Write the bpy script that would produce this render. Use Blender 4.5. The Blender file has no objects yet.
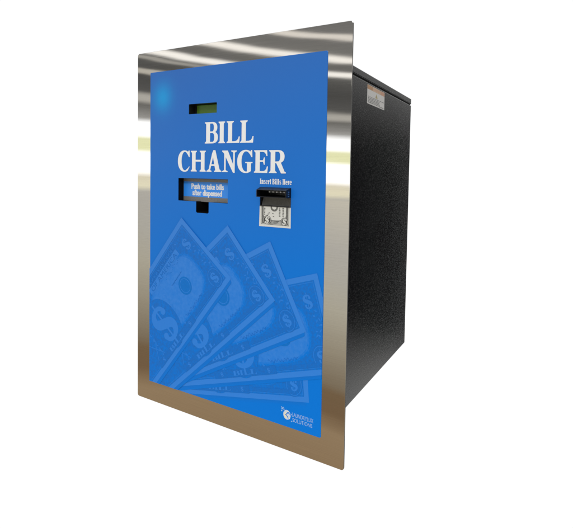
import bpy, bmesh, math, random
from mathutils import Vector, Matrix

random.seed(4)
sc = bpy.context.scene
COL = sc.collection
Z0 = 350.0                                   # millimetres: the mounting plate's lower edge rests at z = 0


def W(x, z, y=0.0):
    """panel millimetres (x right, z up from the plate's centre, y into the wall) -> metres"""
    return Vector((x / 1000.0, y / 1000.0, (z + Z0) / 1000.0))


# ------------------------------------------------------------------ materials
def mat(name):
    m = bpy.data.materials.new(name)
    m.use_nodes = True
    nt = m.node_tree
    nt.nodes.clear()
    o = nt.nodes.new('ShaderNodeOutputMaterial')
    b = nt.nodes.new('ShaderNodeBsdfPrincipled')
    nt.links.new(b.outputs[0], o.inputs[0])
    return m, nt, b


def node(nt, typ, **kw):
    n = nt.nodes.new(typ)
    for k, v in kw.items():
        setattr(n, k, v)
    return n


def math_(nt, op, a, b=None, clamp=False):
    n = node(nt, 'ShaderNodeMath', operation=op, use_clamp=clamp)
    for i, v in enumerate((a, b)):
        if v is None:
            continue
        if isinstance(v, (int, float)):
            n.inputs[i].default_value = v
        else:
            nt.links.new(v, n.inputs[i])
    return n.outputs[0]


def mixc(nt, fac, a, b):
    n = node(nt, 'ShaderNodeMix', data_type='RGBA')
    for i, v in ((0, fac), (6, a), (7, b)):
        if isinstance(v, (int, float)):
            n.inputs[i].default_value = v
        elif isinstance(v, tuple):
            n.inputs[i].default_value = (*v, 1)
        else:
            nt.links.new(v, n.inputs[i])
    return n.outputs[2]


def coords(nt, scale=(1, 1, 1)):
    tc = node(nt, 'ShaderNodeTexCoord')
    mp = node(nt, 'ShaderNodeMapping')
    mp.inputs['Scale'].default_value = scale
    nt.links.new(tc.outputs['Object'], mp.inputs[0])
    return mp.outputs[0]


def noise(nt, vec, scale, detail=2.0, rough=0.5):
    n = node(nt, 'ShaderNodeTexNoise')
    n.inputs['Scale'].default_value = scale
    n.inputs['Detail'].default_value = detail
    n.inputs['Roughness'].default_value = rough
    nt.links.new(vec, n.inputs['Vector'])
    return n.outputs[0]


def bump(nt, b, h, dist, strength=1.0):
    n = node(nt, 'ShaderNodeBump')
    n.inputs['Distance'].default_value = dist
    n.inputs['Strength'].default_value = strength
    nt.links.new(h, n.inputs['Height'])
    nt.links.new(n.outputs[0], b.inputs['Normal'])


def simple(name, col, rough=0.5, metal=0.0, var=0.12, scale=120.0, bump_mm=0.0, spec=0.5):
    m, nt, b = mat(name)
    v = coords(nt)
    n = noise(nt, v, scale, 3)
    lo = tuple(c * (1 - var) for c in col)
    hi = tuple(min(1, c * (1 + var)) for c in col)
    nt.links.new(mixc(nt, n, lo, hi), b.inputs['Base Color'])
    b.inputs['Roughness'].default_value = rough
    b.inputs['Metallic'].default_value = metal
    b.inputs['Specular IOR Level'].default_value = spec
    if bump_mm:
        bump(nt, b, n, bump_mm / 1000.0)
    return m


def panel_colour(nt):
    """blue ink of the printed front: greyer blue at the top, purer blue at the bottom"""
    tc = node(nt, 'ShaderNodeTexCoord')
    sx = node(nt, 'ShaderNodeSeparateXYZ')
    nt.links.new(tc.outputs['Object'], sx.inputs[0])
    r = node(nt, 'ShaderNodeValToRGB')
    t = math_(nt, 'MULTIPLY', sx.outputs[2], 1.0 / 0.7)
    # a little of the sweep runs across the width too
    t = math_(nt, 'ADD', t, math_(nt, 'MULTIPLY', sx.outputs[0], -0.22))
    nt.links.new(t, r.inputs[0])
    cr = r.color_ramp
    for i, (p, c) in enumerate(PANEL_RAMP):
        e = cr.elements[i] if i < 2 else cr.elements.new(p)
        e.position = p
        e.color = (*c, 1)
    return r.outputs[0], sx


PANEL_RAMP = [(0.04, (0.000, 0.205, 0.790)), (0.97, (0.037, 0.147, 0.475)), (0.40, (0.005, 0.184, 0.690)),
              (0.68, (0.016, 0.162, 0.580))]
PAPER_GLOSS = 0.34


def ink(name, tint=None, fac=0.0, grain=0.0, grain_scale=420.0, corner_spot=False):
    m, nt, b = mat(name)
    c, sx = panel_colour(nt)
    if corner_spot:                                            # pale cyan spot fading outwards in the upper left corner
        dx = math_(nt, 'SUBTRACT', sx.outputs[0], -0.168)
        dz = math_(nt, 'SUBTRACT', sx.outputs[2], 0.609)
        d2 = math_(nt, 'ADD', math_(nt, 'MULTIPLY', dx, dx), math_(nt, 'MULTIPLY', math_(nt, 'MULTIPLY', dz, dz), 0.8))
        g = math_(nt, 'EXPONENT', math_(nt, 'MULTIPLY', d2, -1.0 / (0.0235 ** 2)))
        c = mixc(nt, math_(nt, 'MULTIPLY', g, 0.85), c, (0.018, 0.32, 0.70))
    if tint is not None:
        f = fac
        if grain:
            n = noise(nt, coords(nt), grain_scale, 3, 0.65)
            n = math_(nt, 'SUBTRACT', n, 0.5)
            f = math_(nt, 'ADD', math_(nt, 'MULTIPLY', n, grain * 2.4), fac, clamp=True)
        c = mixc(nt, f, c, tint)
    nt.links.new(c, b.inputs['Base Color'])
    n2 = noise(nt, coords(nt), 9.0, 2)
    b.inputs['Roughness'].default_value = PAPER_GLOSS
    b.inputs['Specular IOR Level'].default_value = 0.12
    rr = math_(nt, 'ADD', math_(nt, 'MULTIPLY', n2, 0.12), PAPER_GLOSS - 0.06)
    nt.links.new(rr, b.inputs['Roughness'])
    return m


LIGHT = (0.19, 0.42, 0.84)
DARK = (0.040, 0.085, 0.22)
M = {}
M['panel'] = ink('blue_printed_panel', corner_spot=True)
M['bill_border'] = ink('bill_border_ink', LIGHT, 0.20)
M['bill_field'] = ink('bill_field_ink', LIGHT, 0.165, 0.13, 130)
M['bill_dark'] = ink('bill_engraved_ink', DARK, 0.165, 0.42, 230)
M['bill_dark2'] = ink('bill_deep_ink', DARK, 0.25, 0.25, 260)
M['bill_soft1'] = ink('bill_soft_ink_a', LIGHT, 0.01, 0.16, 210)
M['bill_soft2'] = ink('bill_soft_ink_b', LIGHT, 0.085, 0.16, 180)
M['bill_light'] = ink('bill_highlight_ink', LIGHT, 0.165)
M['bill_pale'] = ink('bill_pale_ink', LIGHT, 0.12)
M['bill_seal'] = ink('bill_seal_ink', (0.010, 0.14, 0.40), 0.30, 0.2, 300)
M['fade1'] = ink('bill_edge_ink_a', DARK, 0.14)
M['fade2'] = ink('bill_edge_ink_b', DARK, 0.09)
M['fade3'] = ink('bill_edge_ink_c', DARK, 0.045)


def steel():
    m, nt, b = mat('brushed_stainless_steel')
    b.inputs['Metallic'].default_value = 1.0
    br = noise(nt, coords(nt, (3, 60, 330)), 3.0, 4, 0.65)     # brushing runs along the plate's width
    br2 = noise(nt, coords(nt, (1.0, 8, 7)), 1.6, 2)           # slow waviness of the sheet
    spk = noise(nt, coords(nt), 260.0, 3, 0.7)
    c = mixc(nt, br, (0.68, 0.677, 0.67), (0.90, 0.898, 0.89))
    c = mixc(nt, math_(nt, 'MULTIPLY', spk, 0.22), c, (0.66, 0.65, 0.63))
    nt.links.new(c, b.inputs['Base Color'])
    nt.links.new(math_(nt, 'ADD', math_(nt, 'MULTIPLY', br, 0.035), 0.018), b.inputs['Roughness'])
    b1 = node(nt, 'ShaderNodeBump')
    b1.inputs['Distance'].default_value = 0.00022
    b1.inputs['Strength'].default_value = 1.0
    nt.links.new(br2, b1.inputs['Height'])
    b2 = node(nt, 'ShaderNodeBump')
    b2.inputs['Distance'].default_value = 0.0000005
    b2.inputs['Strength'].default_value = 1.0
    nt.links.new(br, b2.inputs['Height'])
    nt.links.new(b1.outputs[0], b2.inputs['Normal'])
    nt.links.new(b2.outputs[0], b.inputs['Normal'])
    return m


def powder(name, base, rough, h, scale=430.0, spec=0.5):
    m, nt, b = mat(name)
    v = coords(nt)
    n1 = noise(nt, v, scale, 2, 0.6)
    n2 = noise(nt, v, scale * 0.5, 2, 0.5)
    bead = node(nt, 'ShaderNodeMapRange', interpolation_type='SMOOTHSTEP')
    nt.links.new(n1, bead.inputs[0])
    bead.inputs[1].default_value = 0.50
    bead.inputs[2].default_value = 0.72
    hgt = math_(nt, 'ADD', bead.outputs[0], math_(nt, 'MULTIPLY', n2, 0.5))
    nt.links.new(mixc(nt, n2, tuple(c * 0.75 for c in base), tuple(c * 1.3 for c in base)), b.inputs['Base Color'])
    b.inputs['Roughness'].default_value = rough
    b.inputs['Specular IOR Level'].default_value = spec
    bump(nt, b, hgt, h)
    return m


M['steel'] = steel()
M['powder'] = powder('black_textured_powder_coat', (0.0055, 0.0055, 0.006), 0.17, 0.00007, 420.0, 0.19)
M['cut_edge'] = simple('sheared_steel_edge', (0.10, 0.098, 0.095), 0.6, 0.0, 0.3, 400, spec=0.15)
M['black'] = simple('black_plastic', (0.012, 0.012, 0.014), 0.38)
M['black_matte'] = simple('matte_black_recess', (0.004, 0.004, 0.004), 0.8, spec=0.1)
M['bezel'] = powder('moulded_black_bezel', (0.007, 0.008, 0.011), 0.36, 0.0001, 900)
M['grey_metal'] = simple('grey_brushed_flap', (0.20, 0.195, 0.19), 0.5, 0.2, 0.3, 600)
M['lip'] = simple('dark_grey_throat', (0.34, 0.335, 0.325), 0.38, 0.0, 0.3, 300)
M['tooth'] = simple('pale_plastic_rib', (0.55, 0.56, 0.58), 0.35)
M['dot'] = simple('blue_grey_indicator', (0.05, 0.12, 0.26), 0.3)
M['white'] = simple('white_ink', (0.82, 0.825, 0.825), 0.5, 0, 0.02, 300)
M['white_blue'] = simple('pale_blue_ink', (0.62, 0.74, 0.92), 0.5, 0, 0.03, 300)
M['logo_ink'] = simple('logo_pale_ink', (0.36, 0.57, 0.92), 0.5, 0, 0.05, 300)
M['cream'] = simple('cream_ink', (0.84, 0.80, 0.64), 0.5, 0, 0.06, 500)
M['label_blue'] = simple('bright_blue_label', (0.030, 0.28, 0.92), 0.4, 0, 0.05, 60)
M['paper'] = simple('off_white_note_paper', (0.69, 0.69, 0.65), 0.6, 0, 0.05, 500)
M['note_ink'] = simple('grey_engraving_ink', (0.15, 0.15, 0.14), 0.6, 0, 0.85, 420)
M['note_dark'] = simple('black_engraving_ink', (0.055, 0.055, 0.052), 0.6, 0, 0.4, 500)
M['tag_paper'] = simple('grey_white_label', (0.50, 0.49, 0.475), 0.55, 0, 0.05, 200)
M['tag_ink'] = simple('grey_label_print', (0.17, 0.17, 0.17), 0.6, 0, 0.2, 200)
M['tag_orange'] = simple('orange_label_band', (0.36, 0.20, 0.10), 0.55, 0, 0.12, 90)
M['tag_pale'] = simple('pale_orange_print', (0.50, 0.38, 0.26), 0.55, 0, 0.15, 300)
M['tag_pink'] = simple('pink_orange_print', (0.44, 0.24, 0.16), 0.55, 0, 0.1, 300)
M['tag_yellow'] = simple('yellow_warning_print', (0.36, 0.30, 0.13), 0.55, 0, 0.1, 300)


def lcd():
    m, nt, b = mat('green_character_screen')
    v = coords(nt)
    n = noise(nt, v, 260, 2)
    w = node(nt, 'ShaderNodeTexChecker')
    w.inputs['Scale'].default_value = 620
    nt.links.new(v, w.inputs['Vector'])
    c = mixc(nt, n, (0.034, 0.090, 0.004), (0.052, 0.125, 0.007))
    c = mixc(nt, math_(nt, 'MULTIPLY', w.outputs['Fac'], 0.22), c, (0.025, 0.07, 0.004))
    nt.links.new(c, b.inputs['Base Color'])
    nt.links.new(c, b.inputs['Emission Color'])
    b.inputs['Emission Strength'].default_value = 0.3        # the screen is backlit
    b.inputs['Roughness'].default_value = 0.25
    return m


M['lcd'] = lcd()

# ------------------------------------------------------------------ objects
ROOT = bpy.data.objects.new('bill_changer', None)
COL.objects.link(ROOT)
ROOT['label'] = 'wall mounted bill changer with blue printed front, brushed steel plate and black cabinet'
ROOT['category'] = 'bill changer'


def link(name, me, mats, parent, label=None):
    if not isinstance(mats, (list, tuple)):
        mats = [mats]
    me.name = name
    o = bpy.data.objects.new(name, me)
    if not me.materials:
        for m in mats:
            me.materials.append(m)
    COL.objects.link(o)
    o.parent = parent
    if label:
        o['label'] = label
    return o


class Sheet:
    """flat printed shapes collected into one mesh; each later shape lies a hair above the one before"""

    def __init__(self, y, step=0.02, place=None):
        self.bm = bmesh.new()
        self.y = y
        self.step = step
        self.mats = []
        self.place = place or (lambda a, b: (a, b))
        self.put = W
        self.flat = False                          # True: side-by-side shapes share one level

    def up(self):
        if not self.flat:
            self.y -= self.step

    def level(self, flat):
        """start (or end) a run of shapes that lie side by side"""
        self.flat = False
        self.up()
        self.flat = flat

    def mi(self, m):
        if m not in self.mats:
            self.mats.append(m)
        return self.mats.index(m)

    def poly(self, pts, m, bump_up=True):
        if bump_up:
            self.up()
        vs = [self.bm.verts.new(self.put(*self.place(a, b), self.y)) for a, b in pts]
        f = self.bm.faces.new(vs)
        f.material_index = self.mi(m)
        return f

    def strip(self, A, B, m, closed=False):
        self.up()
        n = len(A)
        va = [self.bm.verts.new(self.put(*self.place(*p), self.y)) for p in A]
        vb = [self.bm.verts.new(self.put(*self.place(*p), self.y)) for p in B]
        for i in range(n if closed else n - 1):
            j = (i + 1) % n
            f = self.bm.faces.new((va[i], va[j], vb[j], vb[i]))
            f.material_index = self.mi(m)

    def faces2d(self, verts, faces, m):
        self.up()
        vs = [self.bm.verts.new(self.put(*self.place(*p), self.y)) for p in verts]
        for f in faces:
            try:
                g = self.bm.faces.new([vs[i] for i in f])
                g.material_index = self.mi(m)
            except ValueError:
                pass

    def rect(self, x0, x1, z0, z1, m):
        self.poly([(x0, z0), (x1, z0), (x1, z1), (x0, z1)], m)

    def ell(self, cx, cz, rx, rz, m, n=36, p=2.0):
        self.poly(sup(cx, cz, rx, rz, n, p), m)

    def build(self, name, parent, clip=None, label=None, facing=(0, -1, 0)):
        bm = self.bm
        if clip:
            x0, x1, z0, z1 = clip
            for co, no in ((W(x0, 0), (-1, 0, 0)), (W(x1, 0), (1, 0, 0)), (W(0, z0), (0, 0, -1)), (W(0, z1), (0, 0, 1))):
                bmesh.ops.bisect_plane(bm, geom=bm.verts[:] + bm.edges[:] + bm.faces[:], dist=1e-7,
                                       plane_co=co, plane_no=no, clear_outer=True)
        bm.normal_update()
        fl = [f for f in bm.faces if f.normal.dot(Vector(facing)) < 0]
        bmesh.ops.reverse_faces(bm, faces=fl)
        me = bpy.data.meshes.new(name)
        bm.to_mesh(me)
        bm.free()
        return link(name, me, self.mats, parent, label)


def sup(cx, cz, rx, rz, n=36, p=2.0, a0=0.0, a1=360.0, closed=True):
    out = []
    k = n if closed else n - 1
    for i in range(n):
        a = math.radians(a0 + (a1 - a0) * i / k)
        c, s = math.cos(a), math.sin(a)
        out.append((cx + rx * math.copysign(abs(c) ** (2 / p), c), cz + rz * math.copysign(abs(s) ** (2 / p), s)))
    return out


_tcache = {}


def text2d(body, bold=0.0):
    key = (body, bold)
    if key not in _tcache:
        cu = bpy.data.curves.new('lettering', 'FONT')
        cu.body = body
        cu.size = 1.0
        cu.offset = bold
        cu.resolution_u = 4
        o = bpy.data.objects.new('lettering', cu)
        COL.objects.link(o)
        dg = bpy.context.evaluated_depsgraph_get()
        dg.update()
        me = bpy.data.meshes.new_from_object(o.evaluated_get(dg))
        v = [(p.co.x, p.co.y) for p in me.vertices]
        f = [tuple(q.vertices) for q in me.polygons]
        bpy.data.objects.remove(o)
        bpy.data.curves.remove(cu)
        bpy.data.meshes.remove(me)
        _tcache[key] = (v, f)
    return _tcache[key]


def text_in(S, body, x0, x1, zb, cap, m, bold=0.0, skew=0.0, fz=1, twice=0.0):
    """lettering stretched to run from x0 to x1 on baseline zb with the given capital height"""
    v, f = text2d(body, bold)
    mx0 = min(p[0] for p in v)
    mx1 = max(p[0] for p in v)
    caph = 0.70
    out = []
    for a, b in v:
        t = (a - mx0) / (mx1 - mx0)
        h = b / caph * cap
        out.append((x0 + t * (x1 - x0) + skew * h, zb + fz * h))
    S.faces2d(out, f, m)
    if twice:                                   # a second pass beside the first thickens the strokes
        S.faces2d([(a + twice, b) for a, b in out], f, m)


def box_bm(bm, x0, x1, y0, y1, z0, z1, skip=()):
    v = {}
    for i, x in enumerate((x0, x1)):
        for j, y in enumerate((y0, y1)):
            for k, z in enumerate((z0, z1)):
                v[i, j, k] = bm.verts.new(W(x, z, y))
    F = dict(front=((0, 0, 0), (1, 0, 0), (1, 0, 1), (0, 0, 1)), back=((1, 1, 0), (0, 1, 0), (0, 1, 1), (1, 1, 1)),
             left=((0, 1, 0), (0, 0, 0), (0, 0, 1), (0, 1, 1)), right=((1, 0, 0), (1, 1, 0), (1, 1, 1), (1, 0, 1)),
             top=((0, 0, 1), (1, 0, 1), (1, 1, 1), (0, 1, 1)), bottom=((0, 1, 0), (1, 1, 0), (1, 0, 0), (0, 0, 0)))
    for k, q in F.items():
        if k not in skip:
            bm.faces.new([v[i] for i in q])
    return v


def from_bm(name, bm, mats, parent, bevel=0.0, seg=2, label=None, smooth=False):
    if bevel:
        es = [e for e in bm.edges if len(e.link_faces) == 2]
        bmesh.ops.bevel(bm, geom=es, offset=bevel / 1000.0, segments=seg, affect='EDGES', profile=0.5)
    me = bpy.data.meshes.new(name)
    bm.to_mesh(me)
    bm.free()
    return link(name, me, mats, parent, label)


def rrect(x0, x1, z0, z1, r, n=5):
    if r <= 0:
        return [(x0, z0), (x1, z0), (x1, z1), (x0, z1)]
    out = []
    for cx, cz, a in ((x1 - r, z1 - r, 0), (x0 + r, z1 - r, 90), (x0 + r, z0 + r, 180), (x1 - r, z0 + r, 270)):
        for i in range(n + 1):
            t = math.radians(a + 90 * i / n)
            out.append((cx + r * math.cos(t), cz + r * math.sin(t)))
    return out


def slab(name, outline, holes, y0, y1, m, parent, bev=0.0, label=None):
    """flat sheet with real cut-outs, from y0 (front) to y1 (back)"""
    cu = bpy.data.curves.new(name, 'CURVE')
    cu.dimensions = '2D'
    cu.fill_mode = 'BOTH'
    th = (y1 - y0) / 1000.0
    cu.extrude = max(th / 2 - bev / 1000.0, 1e-6)
    cu.bevel_depth = bev / 1000.0
    cu.bevel_resolution = 2
    cu.offset = -bev / 1000.0
    for pts in [outline] + holes:
        sp = cu.splines.new('POLY')
        sp.points.add(len(pts) - 1)
        sp.use_cyclic_u = True
        for p, (a, b) in zip(sp.points, pts):
            p.co = (a / 1000.0, b / 1000.0, 0, 1)
    o = bpy.data.objects.new(name, cu)
    COL.objects.link(o)
    dg = bpy.context.evaluated_depsgraph_get()
    dg.update()
    me = bpy.data.meshes.new_from_object(o.evaluated_get(dg))
    bpy.data.objects.remove(o)
    bpy.data.curves.remove(cu)
    for v in me.vertices:
        x, z, d = v.co
        v.co = (x, (y0 + y1) / 2000.0 - d, z + Z0 / 1000.0)
    me.materials.clear()
    me.shade_flat()
    bm = bmesh.new()
    bm.from_mesh(me)
    bmesh.ops.remove_doubles(bm, verts=bm.verts[:], dist=1e-6)
    bmesh.ops.recalc_face_normals(bm, faces=bm.faces[:])
    bm.to_mesh(me)
    bm.free()
    return link(name, me, m, parent, label)


# ------------------------------------------------------------------ plate, panel, cabinet
PX0, PX1, PZ0, PZ1 = -202.8, 198.0, -309.1, 309.3
DISP = (-98.4, -29.3, 223.6, 242.3)
TRAY = (-125.0, -1.8, 61.0, 104.1)
TAB = (-78.6, -47.0, 40.1)
ACC = (70.3, 133.4, 61.2, 93.0)
tray_outline = [(TRAY[0], TRAY[3]), (TRAY[0], TRAY[2]), (TAB[0], TRAY[2])] + \
    [(TAB[0], TAB[2] + 2), (TAB[0] + 2, TAB[2]), (TAB[1] - 2, TAB[2]), (TAB[1], TAB[2] + 2)] + \
    [(TAB[1], TRAY[2]), (TRAY[1], TRAY[2]), (TRAY[1], TRAY[3])]
disp_outline = rrect(*DISP, 0.8, 3)
acc_outline = rrect(*ACC, 0.5, 2)


def grow(pts, d):
    cx = sum(p[0] for p in pts) / len(pts)
    cz = sum(p[1] for p in pts) / len(pts)
    return [(x + math.copysign(d, x - cx), z + math.copysign(d, z - cz)) for x, z in pts]


plate_holes = [[(DISP[0] - 4, DISP[2] - 4), (DISP[1] + 4, DISP[2] - 4), (DISP[1] + 4, DISP[3] + 4), (DISP[0] - 4, DISP[3] + 4)],
               [(TRAY[0] - 4, TAB[2] - 4), (TRAY[1] + 4, TAB[2] - 4), (TRAY[1] + 4, TRAY[3] + 4), (TRAY[0] - 4, TRAY[3] + 4)],
               [(ACC[0] - 3, ACC[2] - 3), (ACC[1] + 3, ACC[2] - 3), (ACC[1] + 3, ACC[3] + 3), (ACC[0] - 3, ACC[3] + 3)]]
plate = slab('mounting_plate', rrect(-240.5, 240.5, -350, 350, 5.0, 6), plate_holes, 0.6, 3.0, M['steel'], ROOT, 0.35)
plate.data.materials.append(M['cut_edge'])
for f in plate.data.polygons:                      # the sheared edge of the sheet is dull, not polished
    if abs(f.normal.y) < 0.95:
        f.material_index = 1
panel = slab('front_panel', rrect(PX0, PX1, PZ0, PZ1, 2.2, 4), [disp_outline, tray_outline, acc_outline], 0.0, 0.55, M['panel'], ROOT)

CX, CZ0, CZ1, CY1 = 214.8, -284.2, 299.4, 369.8
bm = bmesh.new()
box_bm(bm, -CX, CX, 3.02, CY1, CZ0, 284.6, skip=('front',))
cabinet = from_bm('cabinet', bm, M['powder'], ROOT, 2.2, 3)
bm = bmesh.new()
box_bm(bm, -CX + 1.5, CX - 1.5, 3.3, CY1 - 1.5, 282.0, 290.0)
from_bm('seam', bm, M['black_matte'], cabinet)
bm = bmesh.new()
box_bm(bm, -CX - 0.2, CX + 0.2, 3.03, CY1 + 0.2, 287.0, CZ1)
from_bm('lid', bm, M['powder'], cabinet, 1.6, 3)


def liner(name, pts, y0, y1, m, parent, label=None):
    """open fronted pocket behind a cut-out"""
    bm = bmesh.new()
    a = [bm.verts.new(W(x, z, y0)) for x, z in pts]
    b = [bm.verts.new(W(x, z, y1)) for x, z in pts]
    n = len(pts)
    for i in range(n):
        j = (i + 1) % n
        bm.faces.new((a[i], a[j], b[j], b[i]))
    bm.faces.new(b)
    bmesh.ops.recalc_face_normals(bm, faces=bm.faces[:])
    bmesh.ops.reverse_faces(bm, faces=bm.faces[:])
    me = bpy.data.meshes.new(name)
    bm.to_mesh(me)
    bm.free()
    return link(name, me, m, parent, label)


# display
dw = liner('display_window', grow(disp_outline, 0.4), 0.56, 16.0, M['black'], ROOT)
bm = bmesh.new()
box_bm(bm, -91.5, -28.9, 13.0, 15.8, 223.3, 241.6)
from_bm('screen', bm, M['lcd'], dw, 0.3, 1)

# dispenser
ds = liner('dispenser_slot', grow(tray_outline, 0.4), 0.56, 30.0, M['black_matte'], ROOT)
bm = bmesh.new()
box_bm(bm, TRAY[0] - 0.3, TRAY[1] + 0.3, 12.5, 15.0, 59.9, 103.9)
flap = from_bm('push_flap', bm, M['grey_metal'], ds, 0.6, 2)
S = Sheet(12.45)
S.rect(TRAY[0] + 0.6, TRAY[1] + 0.25, 68.9, 97.6, M['label_blue'])
text_in(S, 'Push to take bills', -104.0, -23.2, 84.0, 10.4, M['white'], 0.022, twice=0.55)
text_in(S, 'after dispensed', -101.2, -27.5, 71.9, 10.4, M['white'], 0.022, twice=0.55)
S.build('flap_label', ds)

# bill acceptor: moulded hood over a throat
PJ = 13.5
ac = bmesh.new()
o_b = [(70.6, 76.4), (133.1, 76.4), (133.1, 92.9), (70.6, 92.9)]
o_f = [(72.6, 76.6), (133.0, 76.6), (133.0, 89.0), (72.6, 89.0)]
i_f = [(73.8, 77.5), (132.0, 77.5), (132.0, 88.0), (73.8, 88.0)]
i_b = [(75.4, 78.5), (131.0, 78.5), (131.0, 87.0), (75.4, 87.0)]
rings = [[ac.verts.new(W(x, z, y)) for x, z in r] for r, y in ((o_b, 3.0), (o_b, -1.5), (o_f, -PJ), (i_f, -PJ), (i_b, 20.0))]
for r0, r1 in zip(rings, rings[1:]):
    for i in range(4):
        j = (i + 1) % 4
        ac.faces.new((r0[i], r0[j], r1[j], r1[i]))
ac.faces.new(rings[-1])
bmesh.ops.recalc_face_normals(ac, faces=ac.faces[:])
es = [e for e in ac.edges if len(e.link_faces) == 2]
bmesh.ops.bevel(ac, geom=es, offset=0.0006, segments=2, affect='EDGES', profile=0.5)
acceptor = from_bm('bill_acceptor', ac, M['bezel'], ROOT)
for i in range(5):
    x = 95.0 + i * 7.4
    bm = bmesh.new()
    box_bm(bm, x, x + 2.6, -PJ + 4.5, 16.0, 84.6, 86.8)
    from_bm('guide_rib', bm, M['tooth'], acceptor, 0.5, 2)
for i in range(3):
    bm = bmesh.new()
    bmesh.ops.create_uvsphere(bm, u_segments=12, v_segments=8, radius=0.0011)
    bmesh.ops.scale(bm, vec=(0.5, 1.8, 1.0), verts=bm.verts[:])
    bmesh.ops.translate(bm, vec=W(133.05, 79.4 + i * 3.4, -6.2), verts=bm.verts[:])
    from_bm('indicator_dot', bm, M['dot'], acceptor)
throat = liner('throat', [(70.5, 61.0), (133.3, 61.0), (133.3, 76.5), (70.5, 76.5)], -0.2, 9.0, M['black'], acceptor)
bm = bmesh.new()
vs = [bm.verts.new(W(x, z, y)) for x, z, y in ((70.9, 61.6, 4.0), (132.9, 61.6, 4.0), (132.9, 76.0, 8.6), (70.9, 76.0, 8.6))]
bm.faces.new(vs)
bmesh.ops.solidify(bm, geom=bm.faces[:], thickness=0.0008)
from_bm('throat_plate', bm, M['lip'], acceptor)
bm = bmesh.new()
box_bm(bm, 70.4, 133.3, -1.4, 1.0, 60.6, 62.4)
from_bm('throat_sill', bm, M['bezel'], acceptor, 0.4, 2)


# ------------------------------------------------------------------ heading letters (bold condensed serif)
T = 2.3      # serif thickness


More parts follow.
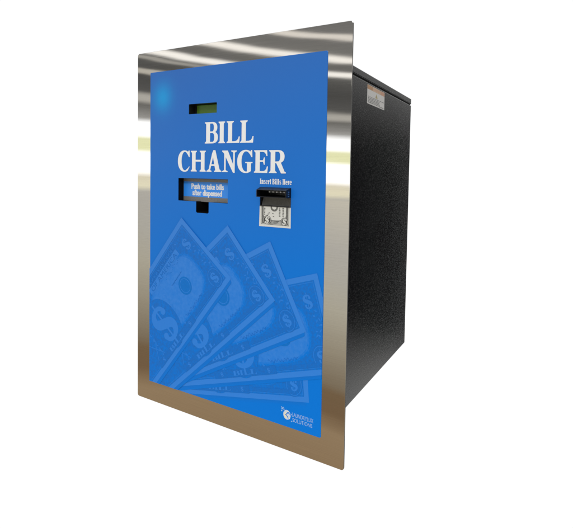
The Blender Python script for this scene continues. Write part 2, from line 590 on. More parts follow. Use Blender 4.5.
class Glyph:
    def __init__(self, S, z0, z1, m):
        self.S, self.z0, self.z1, self.m = S, z0, z1, m

    def P(self, *pts):
        self.S.poly(list(pts), self.m)

    def serif(self, xa, xb, sa, sb, top):
        """bracketed slab from xa to xb around a stem sa..sb"""
        z, d = (self.z1, -1) if top else (self.z0, 1)
        pts = [(xa, z), (xb, z), (xb, z + d * T * 0.72)]
        for i in range(5):
            t = i / 4
            pts.append((xb + (sb - xb) * t, z + d * (T * 0.8 + 2.4 * t ** 2.2)))
        for i in range(5):
            t = 1 - i / 4
            pts.append((xa + (sa - xa) * t, z + d * (T * 0.8 + 2.4 * t ** 2.2)))
        pts.append((xa, z + d * T * 0.72))
        self.P(*pts)

    def stem(self, a, b, z0=None, z1=None):
        z0 = self.z0 if z0 is None else z0
        z1 = self.z1 if z1 is None else z1
        self.P((a, z0), (b, z0), (b, z1), (a, z1))

    def I(self, x0, x1, w=9.2):
        c = (x0 + x1) / 2
        self.stem(c - w / 2, c + w / 2)
        self.serif(x0, x1, c - w / 2, c + w / 2, True)
        self.serif(x0, x1, c - w / 2, c + w / 2, False)

    def L(self, x0, x1, w=9.4):
        s = x0 + 3.2
        z0, z1 = self.z0, self.z1
        self.stem(s, s + w)
        self.serif(x0, s + w + 3.6, s, s + w, True)
        self.serif(x0, s + w + 1, s, s + w, False)
        self.P((s + w - 1, z0), (x1 - 1.2, z0), (x1, z0 + 11.2), (x1 - 2.3, z0 + 11.2), (x1 - 3.6, z0 + 7.4),
               (x1 - 6.2, z0 + 4.6), (x1 - 10, z0 + 3.3), (s + w - 1, z0 + 3.0))

    def bowl(self, xs, xe, za, zb, w, thin):
        """right half of a counter: from x=xs bulging to xe"""
        zc, rz = (za + zb) / 2, (zb - za) / 2
        fx = xs + (xe - xs) * 0.32
        n = 17
        out = [(xs, za)] + sup(fx, zc, xe - fx, rz, n, 2.3, -90, 90, False) + [(xs, zb)]
        inn = [(xs, za + thin)] + sup(fx, zc, xe - fx - w, rz - thin, n, 2.2, -90, 90, False) + [(xs, zb - thin)]
        self.S.strip(out, inn, self.m)

    def B(self, x0, x1, w=9.4):
        s = x0 + 3.2
        z0, z1 = self.z0, self.z1
        zm = z0 + (z1 - z0) * 0.525
        self.stem(s, s + w)
        self.serif(x0, s + w, s, s + w - 0.1, True)
        self.serif(x0, s + w, s, s + w - 0.1, False)
        self.bowl(s + w - 0.5, x1, z0, zm + 1.2, 8.8, 2.7)
        self.bowl(s + w - 0.5, x1 - 1.6, zm - 1.4, z1, 8.2, 2.7)

    def R(self, x0, x1, w=9.4):
        s = x0 + 3.2
        z0, z1 = self.z0, self.z1
        zm = z0 + (z1 - z0) * 0.47
        self.stem(s, s + w)
        self.serif(x0, s + w, s, s + w - 0.1, True)
        self.serif(x0, s + w + 3.2, s, s + w, False)
        self.bowl(s + w - 0.5, x1 - 2.6, zm - 1.3, z1, 8.8, 2.7)
        xa = s + w + 0.6
        self.P((xa, zm + 1.2), (xa + 9.6, zm + 2.0), (x1 - 2.2, z0 + 2.6), (x1 + 0.4, z0 + 1.6), (x1 + 0.2, z0 - 0.3), (x1 - 9.2, z0 - 0.4))

    def A(self, x0, x1):
        z0, z1 = self.z0, self.z1
        ap = x0 + (x1 - x0) * 0.52
        la, ra = x0 + 4.2, x1 - 3.2
        top = z1 + 0.9
        self.P((ra - 10.6, z0), (ra, z0), (ap + 2.7, top), (ap - 2.0, top), (ap - 4.8, z1 - 4.0))
        self.P((la, z0), (la + 4.0, z0), (ap - 1.6, z1 - 7.5), (ap - 4.9, z1 - 4.2))
        self.P((la + 4.6, z0 + 10.8), (ra - 6.4, z0 + 10.8), (ra - 7.2, z0 + 13.8), (la + 5.6, z0 + 13.8))
        self.serif(x0, la + 8.2, la, la + 4.0, False)
        self.serif(ra - 14.2, x1, ra - 10.6, ra, False)

    def N(self, x0, x1):
        z0, z1 = self.z0, self.z1
        a = x0 + 4.6
        b = x1 - 4.6
        self.stem(a, a + 3.6, z0, z1 - 4)
        self.stem(b - 3.6, b, z0 + 6, z1)
        self.P((x0, z1), (a + 8.4, z1), (b - 0.01, z0 + 6.5), (b, z0 - 1.0), (b - 3.8, z0 - 1.0), (a - 0.2, z1 - 5.6), (x0 + 1.8, z1 - T - 0.6), (x0, z1 - T))
        self.serif(x0, a + 8.2, a, a + 3.6, False)
        self.serif(b - 8.2, x1, b - 3.6, b, True)

    def H(self, x0, x1, w=9.0):
        a, b = x0 + 3.0, x1 - 3.0
        zc = (self.z0 + self.z1) / 2 + 0.8
        self.stem(a, a + w)
        self.stem(b - w, b)
        self.P((a + w - 1, zc - 1.7), (b - w + 1, zc - 1.7), (b - w + 1, zc + 1.7), (a + w - 1, zc + 1.7))
        for t in (True, False):
            self.serif(x0, a + w + 3.0, a, a + w, t)
            self.serif(b - w - 3.0, x1, b - w, b, t)

    def E(self, x0, x1, w=9.4):
        s = x0 + 3.0
        z0, z1 = self.z0, self.z1
        zc = (z0 + z1) / 2 + 0.8
        self.stem(s, s + w)
        self.serif(x0, s + w, s, s + w - 0.1, True)
        self.serif(x0, s + w, s, s + w - 0.1, False)
        self.P((s + w - 1, z0), (x1 - 1.4, z0), (x1, z0 + 11), (x1 - 2.2, z0 + 11), (x1 - 3.5, z0 + 7.2), (x1 - 6, z0 + 4.4), (x1 - 9.4, z0 + 3.0), (s + w - 1, z0 + 2.8))
        self.P((s + w - 1, z1), (x1 - 2.2, z1), (x1 - 1.3, z1 - 9.8), (x1 - 3.4, z1 - 9.8), (x1 - 4.8, z1 - 6.4), (x1 - 7, z1 - 4.0), (x1 - 10, z1 - 2.9), (s + w - 1, z1 - 2.7))
        self.P((s + w - 1, zc - 1.4), (x1 - 10.5, zc - 1.4), (x1 - 8.6, zc - 6.2), (x1 - 6.8, zc - 6.2), (x1 - 6.8, zc + 6.2), (x1 - 8.6, zc + 6.2), (x1 - 10.5, zc + 1.4), (s + w - 1, zc + 1.4))

    def C(self, x0, x1, g=False, w=9.6):
        z0, z1 = self.z0 - 0.9, self.z1 + 0.9
        cz, rz = (z0 + z1) / 2, (z1 - z0) / 2
        cx = x0 + (x1 - x0) * 0.56
        rx = cx - x0
        n = 40
        a0, a1 = (62, 296) if not g else (62, 305)
        out = sup(cx, cz, rx, rz, n, 2.15, a0, a1, False)
        inn = sup(cx + 1.0, cz, rx - w + 1.0, rz - 2.6, n, 2.1, a0 - 4, a1 + 3, False)
        self.S.strip(out, inn, self.m)
        o0, i0, o1, i1 = out[0], inn[0], out[-1], inn[-1]
        # upper beak
        self.P(o0, (x1 - 4.6, z1 - 3.0), (x1 - 3.2, z1 - 0.4), (x1 - 0.6, z1 - 0.4), (x1 - 0.2, z1 - 12.6), (x1 - 2.4, z1 - 12.6), (x1 - 4.8, z1 - 8.4), i0)
        if not g:
            self.P(o1, (x1 - 3.6, z0 + 4.6), (x1 - 0.3, z0 + 9.4), (x1 - 1.7, z0 + 10.4), (x1 - 4.2, z0 + 7.4), i1)
        else:
            a = x1 - 3.0
            self.P((a - 8.8, z0 + 3.0), (a - 4, z0 + 2.0), (a, z0 + 3.4), (a, z0 + 16.6), (a - 8.8, z0 + 16.6))
            self.P((a - 12.6, z0 + 17.2), (x1 + 0.2, z0 + 17.2), (x1 + 0.2, z0 + 19.3), (a - 12.6, z0 + 19.3))
            self.P((a - 8.8, z0 + 16.4), (a, z0 + 16.4), (a + 1, z0 + 17.4), (a - 9.8, z0 + 17.4))
            self.P((cx + rx * 0.25, z0 + 0.15), (a - 5.5, z0 + 1.1), (a - 4, z0 + 2.3), (a - 8.6, z0 + 5.0), (cx + rx * 0.25, z0 + 2.9))

    G = None


S = Sheet(-0.06, 0.006)
g = Glyph(S, 168.6, 207.2, M['white'])
g.B(-57.6, -26.0)
g.I(-24.6, -9.4)
g.L(-5.6, 24.4)
g.L(25.2, 54.8)
g = Glyph(S, 117.0, 155.4, M['white'])
g.C(-126.0, -95.0)
g.H(-92.2, -54.8)
g.A(-53.0, -17.0)
g.N(-15.2, 18.4)
g.C(19.4, 53.0, True)
g.E(56.6, 86.2)
g.R(88.4, 122.4)
S.build('heading_lettering', panel)

S = Sheet(-0.06, 0.006)


def slab_letters(S, body, x0, x1, zb, cap, m):
    """heavy condensed slab serif lettering drawn from stems, bars and bowls"""
    sw, th, sf = 0.21, 0.10, 0.075            # stem, thin stroke and serif (in capital heights)
    xh = 0.72
    adv = {'I': 0.44, 'n': 0.66, 's': 0.50, 'e': 0.54, 'r': 0.50, 't': 0.42, 'B': 0.66, 'i': 0.40, 'l': 0.40, 'H': 0.80, ' ': 0.26}
    total = sum(adv[c] for c in body)
    kx = (x1 - x0) / total
    cur = 0.0

    def T2(p):
        return (x0 + (cur + p[0]) * kx, zb + p[1] * cap)

    def R(a, b, c, d):
        S.poly([T2(p) for p in ((a, c), (b, c), (b, d), (a, d))], m)

    def ring(cx, cz, rx, rz, wx, wz, a0, a1):
        n = 20
        S.strip([T2(p) for p in sup(cx, cz, rx, rz, n, 2.4, a0, a1, False)],
                [T2(p) for p in sup(cx, cz, rx - wx, rz - wz, n, 2.2, a0, a1, False)], m)
    for ch in body:
        w = adv[ch] - 0.05
        if ch in 'Iil':
            c = w / 2
            top = 1.0 if ch in 'Il' else xh
            R(c - sw / 2, c + sw / 2, 0, top)
            R(0.01, w - 0.01, 0, sf)
            R(0.01, w - 0.01 if ch == 'I' else c, top - sf, top)
            if ch == 'i':
                R(c - sw / 2, c + sw / 2, 0.82, 1.02)
        elif ch == 'H':
            for c in (0.19, w - 0.19):
                R(c - sw / 2, c + sw / 2, 0, 1)
                R(c - 0.18, c + 0.18, 0, sf)
                R(c - 0.18, c + 0.18, 1 - sf, 1)
            R(0.2, w - 0.2, 0.46, 0.56)
        elif ch == 'B':
            R(0.07, 0.07 + sw, 0, 1)
            R(0, 0.2, 0, sf)
            R(0, 0.2, 1 - sf, 1)
            ring(0.28, 0.26, w - 0.28, 0.28, 0.19, 0.09, -90, 90)
            ring(0.28, 0.75, w - 0.31, 0.26, 0.19, 0.09, -90, 90)
        elif ch in 'nr':
            R(0.06, 0.06 + sw, 0, xh)
            R(0, 0.33, 0, sf)
            R(0, 0.2, xh - sf, xh)
            if ch == 'n':
                R(w - 0.06 - sw, w - 0.06, 0, xh - 0.16)
                R(w - 0.33, w, 0, sf)
                ring(w - 0.27, xh - 0.2, 0.21, 0.22, 0.19, 0.12, 0, 180)
            else:
                ring(w - 0.17, xh - 0.2, 0.18, 0.22, 0.12, 0.1, 30, 180)
                R(w - 0.17, w, xh - 0.27, xh - 0.08)
        elif ch == 'e':
            ring(w / 2, xh / 2, w / 2, xh / 2 + 0.01, 0.17, 0.09, 0, 322)
            R(0.14, w - 0.02, xh / 2 - 0.02, xh / 2 + 0.07)
        elif ch == 's':
            ring(w / 2, xh * 0.72, w / 2 - 0.02, xh * 0.29, 0.15, 0.09, 20, 270)
            ring(w / 2, xh * 0.28, w / 2, xh * 0.29, 0.16, 0.09, -160, 90)
        elif ch == 't':
            R(0.09, 0.09 + sw, 0.1, 0.95)
            R(0, w, xh - sf, xh)
            R(0.12, w - 0.02, 0, 0.11)
        cur += adv[ch]


slab_letters(S, 'Insert Bills Here', 69.2, 134.9, 98.2, 9.0, M['white'])
S.build('instruction_lettering', panel)


# ------------------------------------------------------------------ dollar sign with ball terminals
def dollar(S, cx, cz, h, m, bar=True, slant=0.0):
    k = h / 100.0

    def tf(p):
        return (cx + (p[0] + slant * p[1]) * k, cz + p[1] * k)
    # centre line of the S and its half width
    ctrl = [(23, 27, 5), (15, 39, 6), (0, 44, 5.5), (-17, 38, 8), (-25, 24, 11), (-19, 10, 13), (0, 0, 13.5), (19, -10, 13),
            (25, -24, 11), (17, -38, 8), (0, -44, 5.5), (-15, -39, 6), (-23, -27, 5)]
    pts = []
    for i in range(len(ctrl) - 1):
        p0 = ctrl[max(i - 1, 0)]
        p1, p2 = ctrl[i], ctrl[i + 1]
        p3 = ctrl[min(i + 2, len(ctrl) - 1)]
        for j in range(5):
            t = j / 5
            pts.append(tuple(0.5 * (2 * b + (c - a) * t + (2 * a - 5 * b + 4 * c - d) * t * t + (3 * b - a - 3 * c + d) * t ** 3)
                             for a, b, c, d in zip(p0, p1, p2, p3)))
    pts.append(ctrl[-1])
    A, B = [], []
    for i, (x, z, w) in enumerate(pts):
        a = pts[max(i - 1, 0)]
        b = pts[min(i + 1, len(pts) - 1)]
        dx, dz = b[0] - a[0], b[1] - a[1]
        L = math.hypot(dx, dz) or 1
        nx, nz = -dz / L, dx / L
        A.append(tf((x + nx * w, z + nz * w)))
        B.append(tf((x - nx * w, z - nz * w)))
    S.strip(A, B, m)
    for sx in (1, -1):
        S.poly([tf(p) for p in sup(sx * 20, sx * 25, 9, 9, 16)], m)
    if bar:
        S.poly([tf(p) for p in ((-2.6, -62), (2.6, -62), (2.6, 62), (-2.6, 62))], m)


# ------------------------------------------------------------------ fan of printed bills
CLIP = (PX0 + 0.3, PX1 - 0.3, PZ0 + 0.3, PZ1 - 0.3)
BL, BH = 376.0, 160.0
FAN = [((-114.7, 28.9), -39.0, None), ((-0.3, 22.1), -48.6, None), ((93.3, 1.6), -62.2, None),
       ((186.1, -41.7), -73.2, None), ((161.0, -97.2), -85.0, 191.0)]


def bill(A, ang, ang2, y, name):
    ev = Vector((math.cos(math.radians(ang)), math.sin(math.radians(ang))))
    au = math.radians(ang - 90 if ang2 is None else ang2)
    eu = Vector((math.cos(au), math.sin(au)))

    def place(s, t):
        return (A[0] + eu.x * s + ev.x * t, A[1] + eu.y * s + ev.y * t)
    S = Sheet(y, 0.004, place)
    # soft dark rim printed beyond the long lower edge
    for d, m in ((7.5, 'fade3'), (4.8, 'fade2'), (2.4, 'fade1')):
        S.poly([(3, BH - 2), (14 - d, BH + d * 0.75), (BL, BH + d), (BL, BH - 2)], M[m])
    S.rect(0, BL, 0, BH, M['bill_border'])
    S.rect(9.0, BL - 9, 9.2, BH - 9, M['bill_dark'])
    # fine pale line inside the frame
    for q in ((11.5, BL - 11.5, 11.6, 12.4), (11.5, BL - 11.5, BH - 12.4, BH - 11.6)):
        S.rect(*q, M['bill_pale'])
    S.rect(11.5, 12.3, 11.6, BH - 11.6, M['bill_pale'])
    # light field with a scalloped edge
    for grow_, m in ((7.0, 'bill_soft1'), (3.5, 'bill_soft2'), (0.0, 'bill_field')):
        S.poly(sup(120, 84, 74 + grow_, 47 + grow_ * 0.8, 64, 3.0), M[m])
    # leaf scrolls between the two corner numerals
    rnd = random.Random(7)
    for i in range(15):
        t = 60 + i * 4.0
        s0 = 17 + 7 * math.sin(i * 0.9) + rnd.uniform(-2, 2)
        a = rnd.uniform(0.3, 1.2) * (1 if i % 2 else -1)
        L, w = rnd.uniform(6, 9), rnd.uniform(1.0, 1.7)
        ca, sa = math.cos(a), math.sin(a)
        S.poly([(s0 + ca * u - sa * v, t + sa * u + ca * v) for u, v in ((0, 0), (L * .4, w), (L, 0), (L * .4, -w))], M['bill_pale'])
    for i in range(13):
        s0 = 52 + i * 9
        a = 0.7 if i % 2 else -0.7
        ca, sa = math.cos(a), math.sin(a)
        S.poly([(s0 + ca * u - sa * v, 21 + sa * u + ca * v) for u, v in ((-4, 0), (0, 1.5), (4, 0), (0, -1.5))], M['bill_pale'])
    S.poly([(58, 27), (62, 26.2), (176, 26.2), (176, 40.5), (58, 40.5)], M['bill_field'])
    # fine ruled engraving: ground lines of the frame and a guilloche rosette in the field
    S.level(True)
    for i in range(9):
        t = 14.0 + i * 1.5
        S.rect(60, 182, t, t + 0.55, M['bill_pale'] if i % 2 else M['bill_dark2'])
    for i in range(26):
        s0 = 46 + i * 3.0
        S.rect(s0, s0 + 1.0, 44 + 3.0 * math.sin(i * 0.8), 46.5 + 3.0 * math.sin(i * 0.8), M['bill_dark'])
    for i in range(12):
        S.rect(30 + i * 7, 33.6 + i * 7, 141.4, 145.6, M['bill_light'])
    for q in (-1, 1):
        for i in range(7):
            t = 62 + i * 11.5
            S.poly([(196 + q * 44, t), (196 + q * 50, t + 5), (196 + q * 44, t + 10), (196 + q * 46, t + 5)], M['bill_pale'])
    S.level(False)
    S.poly([(236, 137), (262, 100), (263.5, 100.6), (238, 137)], M['bill_pale'])
    S.poly([(262, 137), (238, 100), (239.5, 99.4), (264, 137)], M['bill_pale'])
    S.level(False)
    # numerals; u = -s, v = -t turn the glyphs the right way up
    base = S.place

    def flip(s, t):
        return base(-s, -t)
    S.ell(28, 132, 17, 20, M['bill_dark2'])
    S.strip(sup(28, 132, 15.4, 18.2, 40), sup(28, 132, 14.4, 17.2, 40), M['bill_pale'], True)
    S.ell(193, 100, 40, 55, M['bill_dark'])
    S.ell(94, 90, 16.5, 18, M['bill_seal'], 48)
    S.strip(sup(94, 90, 13.0, 14.4, 40), sup(94, 90, 12.0, 13.4, 40), M['bill_field'], True)
    S.rect(124, 268, 137.5, 152.0, M['bill_dark2'])
    S.rect(20, 118, 140.0, 147.0, M['bill_dark2'])
    S.place = flip
    dollar(S, -30, -42, 24, M['bill_light'])
    dollar(S, -28, -132, 21, M['bill_light'])
    dollar(S, -193, -100, 76, M['bill_light'])
    text_in(S, 'OF AMERICA', -168, -64, -38.2, 9.6, M['bill_dark2'])
    # the word on the banner, in the heading's letters
    kk = 8.6 / 38.6
    S.place = lambda a, b: flip(-222 + (a + 57.6) * kk * 2.2, -148.9 + (b - 168.6) * kk)
    gl = Glyph(S, 168.6, 207.2, M['bill_light'])
    gl.B(-57.6, -26.0)
    gl.I(-24.6, -9.4)
    gl.L(-5.6, 24.4)
    gl.L(25.2, 54.8)
    S.place = flip
    dollar(S, -249, -144.7, 8.6, M['bill_light'])
    dollar(S, -140, -144.7, 8.6, M['bill_light'])
    # signature scrawl and small print
    for (s0, s1, t, amp) in ((-137, -74, -130, 2.2), (-120, -80, -66, 0.5)):
        up, dn = [], []
        n = 46
        for i in range(n):
            x = s0 + (s1 - s0) * i / (n - 1)
            z = t + amp * (math.sin(i * 1.3) + 0.6 * math.sin(i * 0.47 + 1))
            up.append((x, z + 0.45))
            dn.append((x, z - 0.45))
        S.strip(up, dn, M['bill_dark2'])
    S.place = base
    return S.build(name, panel, CLIP)


for k in range(4, -1, -1):                     # the leftmost bill lies on top of the fan
    A, a, a2 = FAN[k]
    bill(A, a, a2, -0.06 - 0.3637 * (4 - k), 'printed_bill')

# ------------------------------------------------------------------ maker's emblem
S = Sheet(-0.06, 0.006)
gx, gz = 132.2, -288.6
S.ell(gx, gz, 7.4, 8.2, M['white_blue'], 40)
S.poly(sup(gx - 2.6, gz - 1.2, 3.6, 5.4, 24), M['cream'])
S.poly([(gx - 0.6, gz + 6.6), (gx + 2.4, gz + 7.0), (gx + 5.4, gz + 4.6), (gx + 6.2, gz + 2.0), (gx + 3.4, gz + 3.6), (gx + 0.6, gz + 4.6)], M['cream'])
for dz, ph in ((1.6, 0.0), (-3.0, 0.5)):
    swirl_a, swirl_b = [], []
    for i in range(18):
        t = i / 17
        x = -4 + 12 * t
        z = 2.6 * math.sin((t - 0.25 + ph) * 4.6)
        w = 0.35 + 0.95 * math.sin(math.pi * t)
        swirl_a.append((gx + x * 0.9, gz + dz + z + w))
        swirl_b.append((gx + x * 0.9, gz + dz + z - w))
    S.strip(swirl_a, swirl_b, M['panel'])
S.poly(sup(gx + 4.4, gz - 4.6, 1.9, 1.5, 16), M['cream'])
for dx, dz, r in ((-9.8, 8.4, 1.5), (-8.0, 10.4, 1.2), (-10.6, 4.6, 1.2), (-6.2, 8.0, 1.2), (-11.0, 10.8, 0.9), (9.4, -8.6, 1.1), (9.8, 3.0, 1.1)):
    S.ell(gx + dx, gz + dz, r, r, M['logo_ink'], 12)
text_in(S, 'LAUNDRYLUX', 142.5, 183.8, -288.4, 6.8, M['logo_ink'], 0.0)
text_in(S, 'SOLUTIONS', 143.5, 182.0, -297.0, 6.4, M['logo_ink'], 0.0)
S.build('company_emblem', panel)

# ------------------------------------------------------------------ note sticker under the acceptor
S = Sheet(-0.06, 0.006)
nx0, nx1, nz0, nz1 = 69.0, 133.7, 25.9, 60.9
S.poly([(69.6, nz1), (68.9, 25.8), (133.8, 26.2), (133.5, nz1)], M['paper'])
S.rect(72.6, 130.4, 29.6, nz1 - 0.1, M['note_ink'])
S.rect(73.6, 129.4, 30.6, nz1 - 0.15, M['paper'])
S.rect(74.3, 128.7, 31.2, nz1 - 0.2, M['note_ink'])
fl = [(78, nz1 - 0.3), (78, 47)] + sup(101, 47, 23, 9.5, 20, 2.4, 180, 360, False) + [(124, 47), (124, nz1 - 0.3)]
S.poly(fl, M['paper'])
for cx, cz, rx, rz, hh in ((85.6, 37.4, 9.0, 7.4, 12.2), (121.0, 36.4, 7.4, 6.6, 10.6)):
    S.ell(cx, cz, rx, rz, M['note_dark'])
    S.strip(sup(cx, cz, rx - 0.9, rz - 0.9, 32), sup(cx, cz, rx - 1.5, rz - 1.5, 32), M['paper'], True)
    dollar(S, cx, cz, hh, M['paper'], True, 0.35)
S.poly([(x, min(z, nz1 - 0.1)) for x, z in sup(100.2, 59.6, 7.6, 7.2, 36)], M['note_ink'])
S.poly([(x, min(z, nz1 - 0.12)) for x, z in sup(100.2, 59.9, 4.4, 4.2, 30)], M['paper'])
rnd = random.Random(3)
for cx, za, zb in ((80.4, 46, 58), (111.4, 44, 59.5), (118.4, 44, 59.5)):
    z = za
    while z < zb:
        hgt = rnd.uniform(1.2, 2.4)
        S.rect(cx - rnd.uniform(0.9, 1.7), cx + rnd.uniform(0.9, 1.7), z, min(z + hgt, zb), M['note_ink'])
        z += hgt + 0.9
for x, z in ((88, 47.5), (90, 49.6), (97.6, 48.8), (86, 45.4), (99, 44)):
    S.rect(x - 1.3, x + 1.3, z - 0.7, z + 0.7, M['note_ink'])
for i in range(9):
    x = 95.5 + i * 2.2
    S.rect(x, x + 0.8, 31.8, 35.5 + 1.4 * math.sin(i), M['paper'])
S.build('note_sticker', panel)

# ------------------------------------------------------------------ warning label on the cabinet's side
S = Sheet(0.0, 0.006)
xs = CX
S.put = lambda a, b, y: Vector(((xs + 0.1 - y) / 1000.0, a / 1000.0, (b + Z0) / 1000.0))
S.rect(115.0, 199.0, 246.6, 280.8, M['tag_paper'])
S.rect(115.4, 198.6, 272.9, 280.4, M['tag_orange'])
S.rect(140.0, 177.0, 273.4, 279.9, M['tag_pale'])
S.rect(178.0, 198.0, 273.2, 280.1, M['tag_pink'])
for i in range(6):
    S.rect(143 + i * 5.4, 146.4 + i * 5.4, 274.4, 279.0, M['tag_pink'])
S.poly([(152.4, 262.2), (163.6, 262.2), (158.0, 270.8)], M['tag_yellow'])
S.rect(157.3, 158.7, 263.4, 268.0, M['tag_ink'])
rnd = random.Random(9)
for i in range(5):
    z = 260.2 - i * 2.55
    a = 119.0
    end = 172 if i else 194
    while a < end:
        w = rnd.uniform(3.0, 8.5)
        S.rect(a, min(a + w, end + 3), z - 0.62, z + 0.62, M['tag_ink'])
        a += w + 1.8
S.rect(172, 194, 248.6, 249.6, M['tag_ink'])
S.build('warning_label', cabinet, facing=(1, 0, 0))

# ------------------------------------------------------------------ surroundings: blank white cut-out behind, a lit room in front
world = bpy.data.worlds.new('World')
sc.world = world
world.use_nodes = True
nt = world.node_tree
nt.nodes.clear()
wo = nt.nodes.new('ShaderNodeOutputWorld')
bg = nt.nodes.new('ShaderNodeBackground')
nt.links.new(bg.outputs[0], wo.inputs[0])
tc = node(nt, 'ShaderNodeTexCoord')
sx = node(nt, 'ShaderNodeSeparateXYZ')
nt.links.new(tc.outputs['Generated'], sx.inputs[0])
el = math_(nt, 'MULTIPLY', math_(nt, 'ARCSINE', sx.outputs[2]), 180 / math.pi)      # elevation, degrees
az = math_(nt, 'MULTIPLY', math_(nt, 'ARCTAN2', sx.outputs[0], sx.outputs[1]), 180 / math.pi)
# azimuth measured from the room's far wall (straight ahead of the machine), towards the left
azr = math_(nt, 'ARCTAN2', math_(nt, 'MULTIPLY', sx.outputs[0], -1.0), math_(nt, 'MULTIPLY', sx.outputs[1], -1.0))
azr = math_(nt, 'MULTIPLY', azr, 180 / math.pi)


def lin(c):
    c = c / 255.0
    return c / 12.92 if c <= 0.04045 else ((c + 0.055) / 1.055) ** 2.4


def ramp(x, lo, hi, stops):
    t = math_(nt, 'MULTIPLY', math_(nt, 'SUBTRACT', x, lo), 1.0 / (hi - lo), clamp=True)
    r = node(nt, 'ShaderNodeValToRGB')
    nt.links.new(t, r.inputs[0])
    cr = r.color_ramp
    stops = sorted(stops)
    for i, (p, c) in enumerate(stops):
        q = (p - lo) / (hi - lo)
        if i < 2:
            cr.elements[i].position = q
            e = cr.elements[i]
        else:
            e = cr.elements.new(q)
        e.color = (*c, 1)
    return r.outputs[0]


GAIN = 1.28


def v3(r, g, b, k=1.0):
    return (lin(r) * k, lin(g) * k, lin(b) * k)


k = math_(nt, 'MULTIPLY', math_(nt, 'SUBTRACT', math_(nt, 'MINIMUM', math_(nt, 'MAXIMUM', azr, 0.0), 80.0), 28.0), -0.035)
e2 = math_(nt, 'ADD', el, k)
ROOM_UP = [
    (-3.4, v3(172, 169, 163)), (-2.6, v3(226, 219, 190)), (-1.5, v3(214, 206, 182)), (-0.7, v3(255, 253, 250, 1.3)),
    (1.3, v3(255, 254, 252, 1.4)), (1.9, v3(228, 228, 180)), (3.2, v3(226, 226, 178)), (3.7, v3(255, 255, 253, 1.25)),
    (5.0, v3(255, 255, 255, 1.2)), (5.7, v3(150, 148, 144)), (7.3, v3(100, 98, 94)), (7.8, v3(170, 166, 158)),
    (8.4, v3(170, 166, 158)), (8.9, v3(82, 81, 79)), (11.0, v3(72, 71, 69)), (13.15, v3(86, 85, 82)), (13.45, v3(250, 245, 237)),
    (13.85, v3(250, 245, 237)), (14.15, v3(98, 96, 93)), (15.2, v3(104, 102, 98)), (15.55, v3(248, 242, 233)), (15.95, v3(248, 242, 233)),
    (16.3, v3(112, 110, 106)), (17.85, v3(108, 106, 103)), (18.15, v3(220, 213, 203)), (18.55, v3(220, 213, 203)),
    (18.9, v3(112, 110, 107)), (22.0, v3(108, 106, 103)), (25.0, v3(92, 91, 89))]
up = ramp(e2, -4.0, 25.0, ROOM_UP)
# lower wall and brown floor; the floor's edge drops away towards the right of the machine
e3 = math_(nt, 'ADD', el, math_(nt, 'MULTIPLY', math_(nt, 'SUBTRACT', 53.0, math_(nt, 'MINIMUM', math_(nt, 'MAXIMUM', azr, -20.0), 60.0)), 0.30))
dn = ramp(e3, -60.0, 4.0, [(-60.0, v3(205, 208, 214)), (-44.0, v3(205, 208, 214)), (-38.0, v3(139, 117, 90)), (-29.0, v3(138, 115, 87)), (-25.5, v3(143, 121, 93)), (-23.4, v3(112, 90, 66)), (-20.9, v3(112, 92, 68)),
                           (-20.0, v3(122, 109, 90)), (-16.0, v3(146, 137, 119)), (-11.0, v3(168, 162, 146)), (-7.0, v3(170, 166, 156)), (-3.0, v3(172, 168, 160)), (4.0, v3(190, 184, 170))])
# two fainter lamps that hang only over the left part of the room
ex = ramp(e2, 9.0, 15.0, [(9.0, (0, 0, 0)), (10.85, (0, 0, 0)), (11.05, v3(168, 162, 150)), (11.5, v3(168, 162, 150)), (11.7, (0, 0, 0)),
                          (12.6, (0, 0, 0)), (12.75, v3(140, 136, 128)), (12.95, v3(140, 136, 128)), (13.1, (0, 0, 0)), (15.0, (0, 0, 0))])
am = node(nt, 'ShaderNodeMapRange')
nt.links.new(azr, am.inputs[0])
am.inputs[1].default_value = 30.0
am.inputs[2].default_value = 50.0
addn = node(nt, 'ShaderNodeMix', data_type='RGBA', blend_type='ADD')
nt.links.new(am.outputs[0], addn.inputs[0])
nt.links.new(up, addn.inputs[6])
nt.links.new(ex, addn.inputs[7])
up = addn.outputs[2]
sel = math_(nt, 'GREATER_THAN', e2, -3.4)
room = mixc(nt, sel, dn, up)
vm = node(nt, 'ShaderNodeVectorMath', operation='SCALE')
nt.links.new(room, vm.inputs[0])
vm.inputs['Scale'].default_value = GAIN
room = vm.outputs[0]
# unseen ceiling overhead, its glow added to light the front softly
hi = ramp(el, 20.0, 90.0, [(20.0, (0, 0, 0)), (36.0, (0.0, 0.0, 0.0)), (48.0, (1, 1, 1)), (90.0, (1, 1, 1))])
CEIL = (2.0, 2.05, 2.12)
room = mixc(nt, hi, room, CEIL)
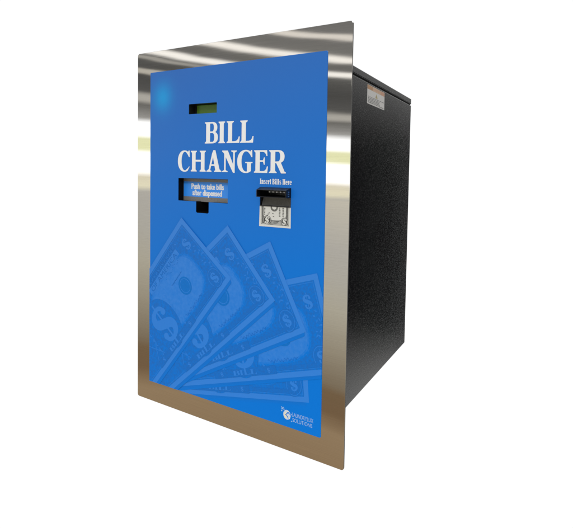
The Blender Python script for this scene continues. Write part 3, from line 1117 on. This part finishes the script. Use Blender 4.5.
# unseen dark sector at right, added for the cabinet's reflections: pale low, bright high
side = ramp(el, -60.0, 90.0, [(-60.0, (1.3, 1.3, 1.28)), (-28.0, (1.25, 1.25, 1.22)), (-20.5, (0.008, 0.008, 0.012)), (-2.0, (0.012, 0.012, 0.014)),
                              (5.0, (0.04, 0.04, 0.04)), (11.0, (0.6, 0.6, 0.59)), (18.0, (1.5, 1.5, 1.48)), (40.0, (0.6, 0.6, 0.6)), (90.0, (0.9, 0.9, 0.9))])
s_on = ramp(az, -180.0, 180.0, [(-180.0, (0, 0, 0)), (-30.0, (0, 0, 0)), (-20.0, (1, 1, 1)), (128.0, (1, 1, 1)), (146.0, (0, 0, 0)), (180.0, (0, 0, 0))])
w_on = ramp(az, -180.0, 180.0, [(-180.0, (0, 0, 0)), (-108.0, (0, 0, 0)), (-92.0, (1, 1, 1)), (8.5, (1, 1, 1)), (10.5, (0.55, 0.55, 0.55)), (14.5, (0, 0, 0)), (180.0, (0, 0, 0))])
c = mixc(nt, s_on, room, side)
c = mixc(nt, w_on, c, (1.03, 1.03, 1.03))
nt.links.new(c, bg.inputs[0])
bg.inputs[1].default_value = 1.0


def area(name, loc, target, size, size_y, power, col=(1, 0.97, 0.93)):
    l = bpy.data.lights.new(name, 'AREA')
    l.shape = 'RECTANGLE'
    l.size, l.size_y = size, size_y
    l.energy = power
    l.color = col
    o = bpy.data.objects.new(name, l)
    COL.objects.link(o)
    o.location = loc
    o.rotation_euler = (Vector(target) - Vector(loc)).to_track_quat('-Z', 'Y').to_euler()
    return o


area('added_key_light', (0.3, -2.0, 2.15), (0, 0, 0.35), 1.3, 0.5, 27, (0.98, 0.99, 1))  # unseen key light, added to brighten the front and its recesses

# ------------------------------------------------------------------ camera
cam = bpy.data.cameras.new('camera')
co = bpy.data.objects.new('camera', cam)
COL.objects.link(co)
R0 = Vector((0.90417418, 0.42658642, 0.02220539))
DN = Vector((0.03704841, -0.02652661, -0.99896134))
FW = Vector((-0.4255543, 0.90405772, -0.03978902))
mw = Matrix.Identity(4)
for i in range(3):
    mw[i][0] = R0[i]
    mw[i][1] = -DN[i]
    mw[i][2] = -FW[i]
mw.translation = W(517.80269, 115.00192, -559.86139)
co.matrix_world = mw
cam.sensor_fit = 'HORIZONTAL'
cam.sensor_width = 36.0
cam.lens = 408.2241 / 573.0 * 36.0
cam.shift_x = -71.1 / 573.0
cam.shift_y = -71.64 / 573.0
cam.clip_start = 0.01
cam.clip_end = 100.0
sc.camera = co

sc.view_settings.view_transform = 'Standard'
sc.view_settings.look = 'None'
sc.view_settings.exposure = 0.0
sc.view_settings.gamma = 1.0
sc.render.film_transparent = False
sc.cycles.use_denoising = True
sc.cycles.max_bounces = 8
